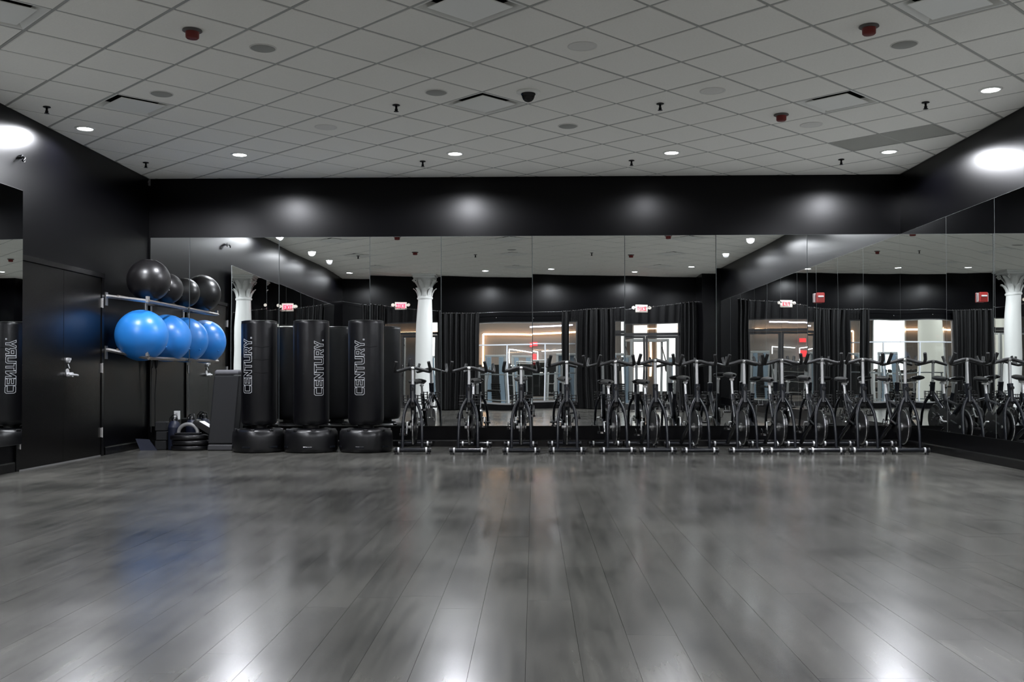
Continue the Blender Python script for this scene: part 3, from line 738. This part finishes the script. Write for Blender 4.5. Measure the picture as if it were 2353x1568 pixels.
    MB().lathe([(.0, -.02), (.026, -.02), (.026, .012), (.015, .024), (0, .026)], 16, M=T(0, .148, hz + .002) @ RX(radians(70)), cap=False).build('stem_clamp', CHROME, hb)
    # seat
    MB().tube([(0, .79, .66), (0, .83, sz - .06)], .016, 10).build('seat_post', ALU, t)
    MB().tube([(0, .76, sz - .055), (0, .90, sz - .055)], .016, 10).build('seat_slider', ALU, t)
    sec = [(.70, .018, .0), (.74, .026, .006), (.82, .036, .004), (.90, .078, .008), (.96, .092, .02), (1.0, .07, .026)]
    vs = []; n = 12
    for y, hw, dz in sec:
        for k in range(n):
            a = 2 * pi * k / n; vs.append((hw * cos(a), y, sz - .012 + dz + (.024 if sin(a) > 0 else .03) * sin(a)))
    fs = [[i * n + k, i * n + (k + 1) % n, (i + 1) * n + (k + 1) % n, (i + 1) * n + k] for i in range(len(sec) - 1) for k in range(n)] + [list(range(n)), list(range((len(sec) - 1) * n, len(sec) * n))]
    MB().add(vs, fs, True).build('saddle', VINYL, t)
    return t
BX = [-1.466, -.787, -.147, .408, 1.009, 1.494, 1.989, 2.555, 3.007, 3.493, 3.985, 4.485]
HZ = [1.035, 1.035, 1.035, 1.105, 1.11, 1.12, 1.11, 1.11, 1.12, 1.125, 1.125, 1.125]
SZ = [.87, .88, .90, .90, .86, .86, .91, .95, .89, .91, .89, .90]
RZB = [5, -1, 1, 0, 3, 4, 3, 1, -1, 0, 1, -1]
CR = [1.2, -.4, 2.6, 2.8, .9, 1.6, -1.0, .5, 1.3, 2.2, -.6, .2]
BL = ['leftmost black exercise bike, standing just right of the punching bags with its wheel turned', 'black exercise bike second from the left, in front of the dark curtain reflection',
      'black exercise bike third from the left, in front of the bright gym window reflection', 'black exercise bike fourth from the left, with handlebar raised above the first three',
      'black exercise bike fifth from the left', 'black exercise bike sixth from the left', 'black exercise bike seventh from the left with its saddle visible at left',
      'black exercise bike eighth from the left with the highest saddle', 'black exercise bike fourth from the right wall', 'black exercise bike third from the right wall, under the red strobe',
      'black exercise bike second from the right wall', 'rightmost black exercise bike, in the corner against the right mirror']
protos = {}
for x, hz, sz, rz, cr, lab in zip(BX, HZ, SZ, RZB, CR, BL):
    b = make_bike(hz, sz, cr)
    b.location = (x + .0, 12.03 + (.0 if int(x * 1000) % 2 else .05), 0); b.rotation_euler = (0, 0, radians(rz))
    tag(b, lab, 'exercise bike', 'exercise bikes along the back wall')

# ------------------------------------------------------------------ rear wall: glazed doors, window, wire and curtains, exit signs
yW = YR - .08
def frame_bars(parent, bars, m):
    for a in bars: MB().bbox(*a, .004).build('frame_bar', m, parent)
ALW = mat('silver door frame', (.33, .33, .33), .35, metal=.6)
ww = struct('window_1', MB().box(-1.55, 1.2, yW - .04, yW + .04, .16, .20).box(-1.55, 1.2, yW - .04, yW + .04, 2.345, 2.385).box(-1.55, -1.51, yW - .04, yW + .04, .2, 2.345).box(1.16, 1.2, yW - .04, yW + .04, .2, 2.345), ALW)
for x in (-.70, .30): MB().bbox(x - .018, x + .018, yW - .03, yW + .03, .2, 1.74, .003).build('mullion', GYMFR, ww)
MB().bbox(-1.5, 1.15, yW - .03, yW + .03, 1.74, 1.775, .003).build('transom', GYMFR, ww)
for a, b in ((-1.51, -.72), (-.68, .28), (.32, 1.16)): MB().box(a, b, yW - .003, yW + .003, .2, 1.74).build('pane', GLASS, ww)
MB().box(-1.51, 1.16, yW - .003, yW + .003, 1.775, 2.345).build('pane', GLASS, ww)
for n, (a, b) in enumerate(((-4.62, -2.55), (2.05, 3.98))):
    d = struct('door_%d' % (n + 2), MB().box(a, a + .05, yW - .05, yW + .05, 0, 2.385).box(b - .05, b, yW - .05, yW + .05, 0, 2.385).box(a, b, yW - .05, yW + .05, 2.345, 2.385).box(a, b, yW - .05, yW + .05, 2.02, 2.10), mat('dark door frame', (.05, .05, .052), .35))
    MB().box(a + .05, b - .05, yW - .003, yW + .003, 2.1, 2.345).build('pane', GLASS, d)
    c = (a + b) / 2
    for q, (u, v) in enumerate(((a + .055, c - .004), (c + .004, b - .055))):
        lf = MB().box(u, u + .06, yW - .02, yW + .02, .01, 2.015).box(v - .06, v, yW - .02, yW + .02, .01, 2.015).box(u + .06, v - .06, yW - .02, yW + .02, .01, .16).box(u + .06, v - .06, yW - .02, yW + .02, 1.95, 2.015).build('door_leaf', mat('dark door frame', (.05, .05, .052), .35), d)
        MB().box(u + .06, v - .06, yW - .003, yW + .003, .16, 1.95).build('pane', GLASS, lf)
        xh = v - .03 if q == 0 else u + .03
        MB().tube([(xh, yW + .02, .9), (xh, yW + .06, .92), (xh, yW + .06, 1.2), (xh, yW + .02, 1.22)], .012, 8).build('pull_handle', CHROME, lf)
# sagging wire
WX = [(-5.16, 3.00), (-4.6, 2.92), (-3.98, 2.84), (-3.2, 2.73), (-2.47, 2.66), (-1.47, 2.645), (0, 2.65), (.70, 2.655), (2.04, 2.71), (3.21, 2.84), (4.0, 2.91), (4.40, 2.955)]
WY = YR + .17
def wz(x):
    for (a, za), (b, zb) in zip(WX, WX[1:]):
        if x <= b: return za + (zb - za) * (x - a) / (b - a)
    return WX[-1][1]
t = MB().tube([(x, WY, z) for x, z in WX], .006, 6).build('curtain_wire', CHROME); tag(t, 'thin steel wire sagging across the rear of the room carrying the curtains', 'curtain wire')
MB().tube([(-5.18, WY, 3.0), (-5.10, WY, 2.995)], .014, 8).build('wire_anchor', CHROME, t)
MB().tube([(4.42, WY, 2.957), (4.34, WY, 2.95)], .014, 8).build('wire_anchor', CHROME, t)
ring_me = MB().tube([(0, .024 * cos(a), .024 * sin(a)) for a in [k * pi / 7 for k in range(14)]], .005, 6, closed=True).mesh('curtain_ring', CHROME)
def curtain(x0, x1, folds, amp, lab, m, zb=.02, top=.0, ends=0):
    t = thing('curtain', lab, 'curtain', (0, WY, 0), 0, 'black curtains on the wire')
    n = folds * 10; zs = [0, .25, .5, .8, 1]
    vs = []
    for q in zs:
        for k in range(n + 1):
            u = k / n; x = x0 + (x1 - x0) * u; a = 2 * pi * folds * u
            xx = x + .012 * sin(2.7 * a + q * 2) ; am = amp * (.75 + .35 * sin(u * 17 + q * 1.5))
            z = (wz(x) + .02) * (1 - q) + zb * q
            vs.append((xx + ends * q * .10 * (u - .5), am * sin(a), z))
    fs = [[i * (n + 1) + k, i * (n + 1) + k + 1, (i + 1) * (n + 1) + k + 1, (i + 1) * (n + 1) + k] for i in range(len(zs) - 1) for k in range(n)]
    MB().add(vs, fs, True).build('cloth', m, t)
    for k in range(2 * folds + 1):
        x = x0 + (x1 - x0) * k / (2 * folds); put('curtain_ring', ring_me, t, (x, 0, wz(x)))
curtain(-4.62, -4.02, 5, .05, 'black curtain bunched beside the left-hand glass door, nearest the left wall', CURT)
curtain(-2.56, -1.45, 8, .055, 'black curtain hanging between the white column and the gym window', CURT)
curtain(.74, .96, 2, .05, 'narrow black curtain at the right edge of the open gym window', CURT)
curtain(.98, 1.42, 3, .03, 'sheer strip of curtain letting the warm light strip through', SHEER)
curtain(1.40, 2.20, 6, .055, 'black curtain between the gym window and the right-hand glass door', CURT)
curtain(2.22, 3.94, 7, .03, 'sheer black curtain drawn across the right-hand glass door', SHEER)
curtain(3.95, 4.39, 4, .055, 'black curtain against the pier in the rear right corner', CURT)
curtain(-4.0, -2.95, 4, .03, 'sheer black curtain drawn across the left-hand glass door', SHEER)
# exit signs
def exit_sign(x, z, lit, lab):
    t = thing('exit_sign', lab, 'exit sign', (x, YR, z), pi, 'exit signs over the glass doors')
    # local: faces -y (towards the room after the half turn)
    MB().bbox(-.16, .16, -.05, 0, -.105, .105, .006).build('housing', SIGNW, t)
    MB().box(-.13, .13, -.054, -.049, -.07, .085).build('face', EXITP if lit else mat('white sign face', (.8, .7, .68), .5, emit=(1, .8, .75), es=.5), t)
    m = MB()
    def bar(x0, z0, x1, z1, w=.011):
        d = Vector((x1 - x0, 0, z1 - z0)).normalized(); n = Vector((-d.z, 0, d.x)) * w
        a, b = Vector((x0, -.0555, z0)), Vector((x1, -.0555, z1))
        m.add([a - n, b - n, b + n, a + n], [(0, 1, 2, 3)])
    hh = .055
    bar(-.105, -hh, -.105, hh)
    for zz in (-hh + .01, 0, hh - .01): bar(-.11, zz, -.055, zz)
    bar(-.04, -hh, .02, hh); bar(-.04, hh, .02, -hh)
    bar(.045, -hh, .045, hh)
    bar(.095, -hh, .095, hh); bar(.065, hh - .01, .125, hh - .01)
    m.build('exit_letters', EXITR, t)
    for sx in (-1, 1):
        MB().tube([(sx * .155, -.03, .02), (sx * .20, -.035, .035)], .012, 8).tube([(sx * .21, -.01, .03), (sx * .21, -.085, .02)], .045, 14).build('emergency_lamp', SIGNW, t)
exit_sign(-3.62, 2.86, True, 'red-lit exit sign left of the white column, over the left-hand glass door')
exit_sign(2.90, 2.79, False, 'white exit sign with red letters over the right-hand glass door')
# two small knobs above the window
for x, lab in ((-1.0, 'small round knob above the gym window, left one'), (.0, 'small round knob above the gym window, right one')):
    tag(MB().ball((0, 0, 0), .018, 10, 8).build('window_stud', CHROME, None, (x, YR + .012, 2.49)), lab, 'knob', 'knobs above the window')

# ------------------------------------------------------------------ white column with leafy capital
t = thing('column', 'white cast column with a leafy capital standing before the rear wall', 'column', (-2.90, .05, 0))
MB().lathe([(.30, 0), (.30, .10), (.27, .13), (.28, .18), (.25, .24), (.235, .30), (.232, 1.4), (.222, 2.2), (.20, 3.02)], 40, cap=False).build('shaft', COLW, t)
MB().lathe([(.20, 2.98), (.225, 3.0), (.232, 3.03), (.21, 3.06), (.20, 3.07)], 40, cap=False).build('necking_ring', COLW, t)
MB().lathe([(.20, 3.05), (.205, 3.25), (.23, 3.42), (.28, 3.52)], 40, cap=False).build('bell', COLW, t)
for row, (z0, n, hh, out) in enumerate(((3.06, 8, .22, .09), (3.22, 8, .26, .13))):
    for k in range(n):
        a = 2 * pi * (k + .5 * row) / n; M = RZ(a)
        m = MB(); vs = []; pr_ = [(.205, 0, .055), (.225, .4, .075), (.235 + out * .4, .75, .07), (.235 + out, .95, .05), (.24 + out, 1.0, .03), (.23 + out, .88, .015)]
        for r, h, hw in pr_: vs += [M @ Vector((r - .012, -hw, z0 + h * hh)), M @ Vector((r + .014, 0, z0 + h * hh)), M @ Vector((r - .012, hw, z0 + h * hh))]
        m.add(vs, [q for i in range(5) for q in ([3 * i, 3 * i + 1, 3 * i + 4, 3 * i + 3], [3 * i + 1, 3 * i + 2, 3 * i + 5, 3 * i + 4])], True)
        m.build('leaf', COLW, t)
for k in range(4):
    a = pi / 4 + k * pi / 2; c = Vector((.36 * cos(a), .36 * sin(a), 3.46))
    tt = Vector((cos(a), sin(a), 0))
    MB().tube([c + tt * (.06 * (1 - s_ / 14) * cos(s_ * .8)) + Vector((0, 0, .06 * (1 - s_ / 14) * sin(s_ * .8))) for s_ in range(12)], .016, 6).build('volute', COLW, t)
MB().bbox(-.315, .315, -.315, .315, 3.52, 3.575, .01).bbox(-.345, .345, -.345, .345, 3.575, ZC, .008).build('abacus', COLW, t)

# ------------------------------------------------------------------ the gym beyond the glass
GY0, GY1, GXA, GXB, GZ = -12.0, YR - .17, -11.0, 11.0, 4.2
struct('floor_gym', MB().box(GXA, GXB, GY0, GY1, -.1, 0), GYMFLOOR)
struct('ceiling_gym', MB().box(GXA, GXB, GY0, GY1, GZ, GZ + .1), GYMCEIL)
m = MB().box(GXA, GXB, GY0 - .1, GY0, -.1, GZ)
gw = struct('wall_gym', m, GYMWALL)
struct('wall_gym_left', MB().box(GXA - .1, GXA, GY0, GY1, -.1, GZ), GYMWALL)
struct('wall_gym_right', MB().box(GXB, GXB + .1, GY0, GY1, -.1, GZ), GYMWALL)
m = MB().box(GXA, XL - .15, GY1, GY1 + .1, -.1, GZ).box(XR + .15, GXB, GY1, GY1 + .1, -.1, GZ)
struct('wall_gym_front', m, GYMWALL)
# street windows on the gym's far wall
for n, (x, w_, z0, z1, mm) in enumerate([(3.35, .34, .3, 2.9, DAY), (4.1, .5, .3, 2.9, DAY), (5.25, 1.0, .3, 3.0, DAY), (6.9, .5, .9, 2.0, DAYB), (-3.9, 1.1, .9, 3.1, DAY), (-5.6, .8, .6, 2.6, DAYB), (-7.4, .9, .4, 3.0, DAY), (8.4, 1.0, .4, 3.0, DAY)]):
    wn = struct('window_%d' % (n + 2), MB().box(x - w_ / 2 - .05, x + w_ / 2 + .05, GY0, GY0 + .05, z0 - .05, z0).box(x - w_ / 2 - .05, x + w_ / 2 + .05, GY0, GY0 + .05, z1, z1 + .05)
                .box(x - w_ / 2 - .05, x - w_ / 2, GY0, GY0 + .05, z0, z1).box(x + w_ / 2, x + w_ / 2 + .05, GY0, GY0 + .05, z0, z1), GYMFR)
    MB().box(x - w_ / 2, x + w_ / 2, GY0 + .01, GY0 + .02, z0, z1).build('pane', mm, wn)
def strip(lab, mm, pts, y=-9.5, r=.03):
    t = thing('light_strip', lab, 'light strip', (0, y, 0), 0, 'light strips in the gym')
    for a, b in zip(pts, pts[1:]):
        MB().tube([(a[0], 0, a[1]), (b[0], 0, b[1])], r, 8).build('strip_tube', mm, t)
    return t
# screen wall carrying the warm strip
sw = MB().box(-2.3, 3.2, -9.72, -9.6, 0, 3.9).build('partition', GYMWALL); MB().bbox(-2.2, 3.1, -9.6, -9.585, .1, 1.32, .004).build('dark_panel', BLK, sw); tag(sw, 'taupe partition in the gym carrying the warm light strip', 'partition')
strip('warm light strip forming a corner and a long level run, seen through the gym window', WARM, [(-1.80, 1.25), (-1.80, 2.42), (0.0, 2.38), (1.75, 2.44)])
strip('warm light strip above the left-hand glass door, deep in the gym', WARM, [(-7.5, 2.55), (-3.6, 2.55)], y=-11.9)
strip('warm light strip above the right-hand glass door, deep in the gym', WARM, [(3.9, 2.75), (6.2, 2.75)], y=-11.9, r=.02)
strip('upright warm light strip beside the street windows', WARM, [(4.45, 2.3), (4.45, .9)], y=-11.6, r=.045)
strip('violet light tube high inside the gym window', VIOLET, [(-.1, 2.62), (1.4, 2.66)], y=-8.8, r=.025)
strip('thin white light frame, larger, on the gym partition', COOL, [(-.85, 1.35), (-.85, 1.86), (.15, 1.72), (.15, 1.3)], y=-9.45, r=.013)
strip('thin white light frame, right half of the mirrored pair', COOL, [(.28, 1.74), (1.12, 1.80), (1.12, 1.55)], y=-9.45, r=.013)
strip('thin white level light tube under the frames', COOL, [(-.80, 1.30), (1.0, 1.26)], y=-9.4, r=.012)
t = MB().bbox(-.12, .12, -.03, 0, -.07, .07, .005).build('display_sign', SCREEN, None, (.02, -9.5, 2.0)); tag(t, 'small red lit display on the gym partition, upper one', 'display', 'red displays')
t = MB().bbox(-.12, .10, -.03, 0, -.10, .10, .005).build('display_sign', SCREEN, None, (.0, -9.5, 1.55)); tag(t, 'small red lit display on the gym partition, lower one', 'display', 'red displays')
# gym columns
for x, y, r, lab in ((-2.45, -4.2, .36, 'wide bright white column inside the gym seen only through mirrors at right'), (-6.0, -7.0, .3, 'white column inside the gym far left')):
    tag(MB().lathe([(r + .05, 0), (r + .05, .15), (r, .2), (r, GZ)], 32, cap=False).build('column', COLW, None, (x, y, 0)), lab, 'column')
# machines
def tower(x, y, rz, lab, m1=GYMFR, m2=GYMBL):
    t = thing('cable_machine', lab, 'gym machine', (x, y, 0), rz, 'gym machines beyond the glass')
    for sx in (-.3, .3): MB().bbox(sx - .03, sx + .03, -.03, .03, 0, 1.55, .005).build('upright', m1, t)
    MB().bbox(-.33, .33, -.035, .035, 1.5, 1.57, .01).build('crossbar', m1, t)
    MB().bbox(-.36, .36, -.25, .45, 0, .06, .01).build('base_frame', m1, t)
    for k in range(10): MB().bbox(-.15, .15, -.05, .05, .12 + k * .055, .165 + k * .055, .004).build('weight_plate', BLK, t)
    MB().bbox(-.26, -.12, .02, .05, .08, 1.5, .004).bbox(.12, .26, .02, .05, .08, 1.5, .004).build('shroud', m2, t)
    MB().tube([(-.25, .3, .08), (-.2, .45, .7), (-.1, .5, 1.2)], .025, 8).build('arm', m1, t)
    MB().bbox(-.18, .18, .3, .6, .42, .48, .02).build('seat', BLK, t)
    return t
def rackm(x, y, rz, lab):
    t = thing('power_rack', lab, 'gym rack', (x, y, 0), rz, 'gym racks beyond the glass')
    for sx in (-.6, .6):
        for sy in (0, .9): MB().bbox(sx - .035, sx + .035, sy - .035, sy + .035, 0, 2.1, .005).build('upright', GYMFR, t)
        MB().bbox(sx - .03, sx + .03, 0, .9, 2.03, 2.1, .005).build('top_rail', GYMFR, t)
        MB().tube([(sx, -.02, 1.9), (sx, .9, 1.2)], .02, 8).build('brace', BLK, t)
    for sy in (0, .9): MB().bbox(-.6, .6, sy - .03, sy + .03, 2.03, 2.1, .005).build('crossbar', GYMFR, t)
    b = MB().tube([(-1.0, -.05, 1.25), (1.0, -.05, 1.25)], .014, 8).build('barbell', CHROME, t)
    for sx in (-.8, .8): MB().tube([(sx - .03, -.05, 1.25), (sx + .03, -.05, 1.25)], .2, 20).build('weight_disc', RUB, b)
    return t
def dumbrack(x, y, rz, lab):
    t = thing('dumbbell_rack', lab, 'gym rack', (x, y, 0), rz, 'gym racks beyond the glass')
    for sx in (-.8, .8): MB().bbox(sx - .03, sx + .03, -.2, .2, 0, 1.0, .005).build('side_frame', GYMFR, t)
    for z in (.30, .62, .94):
        sh = MB().bbox(-.8, .8, -.17, .17, z - .02, z, .004).build('shelf', ALU, t)
        for k in range(7):
            xx = -.66 + k * .22
            MB().tube([(xx, -.12, z + .07), (xx, -.05, z + .07)], .065, 14).tube([(xx, .05, z + .07), (xx, .12, z + .07)], .065, 14).tube([(xx, -.06, z + .07), (xx, .06, z + .07)], .018, 8).build('dumbbell', RUB, sh)
    return t
tower(-1.15, -4.2, .1, 'pale blue cable machine at the left of the gym window'); tower(-.35, -5.2, -.2, 'pale blue cable machine behind the first in the gym window')
tower(1.0, -3.9, 3.3, 'white cable machine near the middle of the gym window'); dumbrack(1.25, -5.3, pi, 'dumbbell rack at the right of the gym window')
dumbrack(-.1, -6.6, pi, 'dumbbell rack low in the middle of the gym window')
rackm(-4.6, -4.5, .2, 'power rack seen through the left-hand glass door'); rackm(3.6, -6.0, -.1, 'power rack seen through the right-hand glass door')
tower(-3.5, -6.8, .5, 'cable machine seen through the left-hand glass door'); tower(2.7, -4.4, .3, 'cable machine seen at the left of the right-hand glass door'); tower(4.9, -7.5, .3, 'cable machine seen at the right of the right-hand glass door')
rackm(-7.2, -5.5, .3, 'power rack farthest left in the gym'); dumbrack(-2.9, -8.4, pi, 'dumbbell rack deep in the gym on the left'); dumbrack(5.6, -5.2, pi, 'dumbbell rack on the right side of the gym')
t = thing('functional_trainer', 'large black trainer cabinet with a white outline, middle of the gym window', 'gym machine', (-.07, -4.0, 0), 0, 'gym machines beyond the glass')
MB().bbox(-.42, .42, -.25, .25, .25, 1.32, .03).build('cabinet', BLK, t)
for x in (-.44, .44): MB().tube([(x, .27, 0), (x, .27, 1.36)], .018, 8).build('upright', GYMFR, t)
MB().tube([(-.44, .27, 1.36), (.44, .27, 1.36)], .018, 8).build('top_bar', GYMFR, t)
for x in (-.25, 0, .25): MB().tube([(x, .27, .3), (x, .27, 1.3)], .006, 6).build('cable', CHROME, t)
for x in (-.3, .3): MB().bbox(x - .05, x + .05, .26, .34, .9, 1.0, .01).build('pulley_block', ALU, t)
# rail in front of the window inside the gym
t = thing('rail', 'pale horizontal rail with posts just beyond the gym window', 'rail', (0, -1.6, 0))
for x in (-1.7, -.2, 1.3): MB().bbox(x - .02, x + .02, -.02, .02, 0, .95, .003).build('post', GYMFR, t)
MB().bbox(-1.75, 1.35, -.02, .02, .93, .965, .004).build('top_bar', GYMFR, t)
MB().bbox(-1.75, 1.35, -.02, .02, .22, .25, .004).build('bottom_bar', GYMFR, t)
# unseen ceiling lamps, added to light the gym beyond the glass
for k, (x, y) in enumerate([(-7, -3), (-3.5, -3), (0, -3.2), (3.5, -3), (7, -3), (-7, -7), (-3.5, -7), (0, -7), (3.5, -7), (7, -7)]):
    t = thing('added_panel_lamp', 'added unseen gym ceiling lamp panel, %s row from the glass, %s' % (('near', 'far')[k // 5], ('farthest left', 'left of centre', 'centre', 'right of centre', 'farthest right')[k % 5]), 'ceiling light', (x, y, GZ - .02), 0, 'added gym ceiling lamp panels')
    MB().bbox(-.6, .6, -.3, .3, -.03, .02, .006).build('housing', WHITE, t)
    MB().box(-.56, .56, -.26, .26, -.034, -.029).build('diffuser', PANEL, t)
    l = bpy.data.lights.new('added_panel_light', 'AREA'); l.shape = 'RECTANGLE'; l.size = 1.1; l.size_y = .5; l.energy = GYM_W; l.color = (1, .97, .93)
    o = bpy.data.objects.new('added_panel_light', l); COL.objects.link(o); o.parent = t; o.location = (0, 0, -.04)
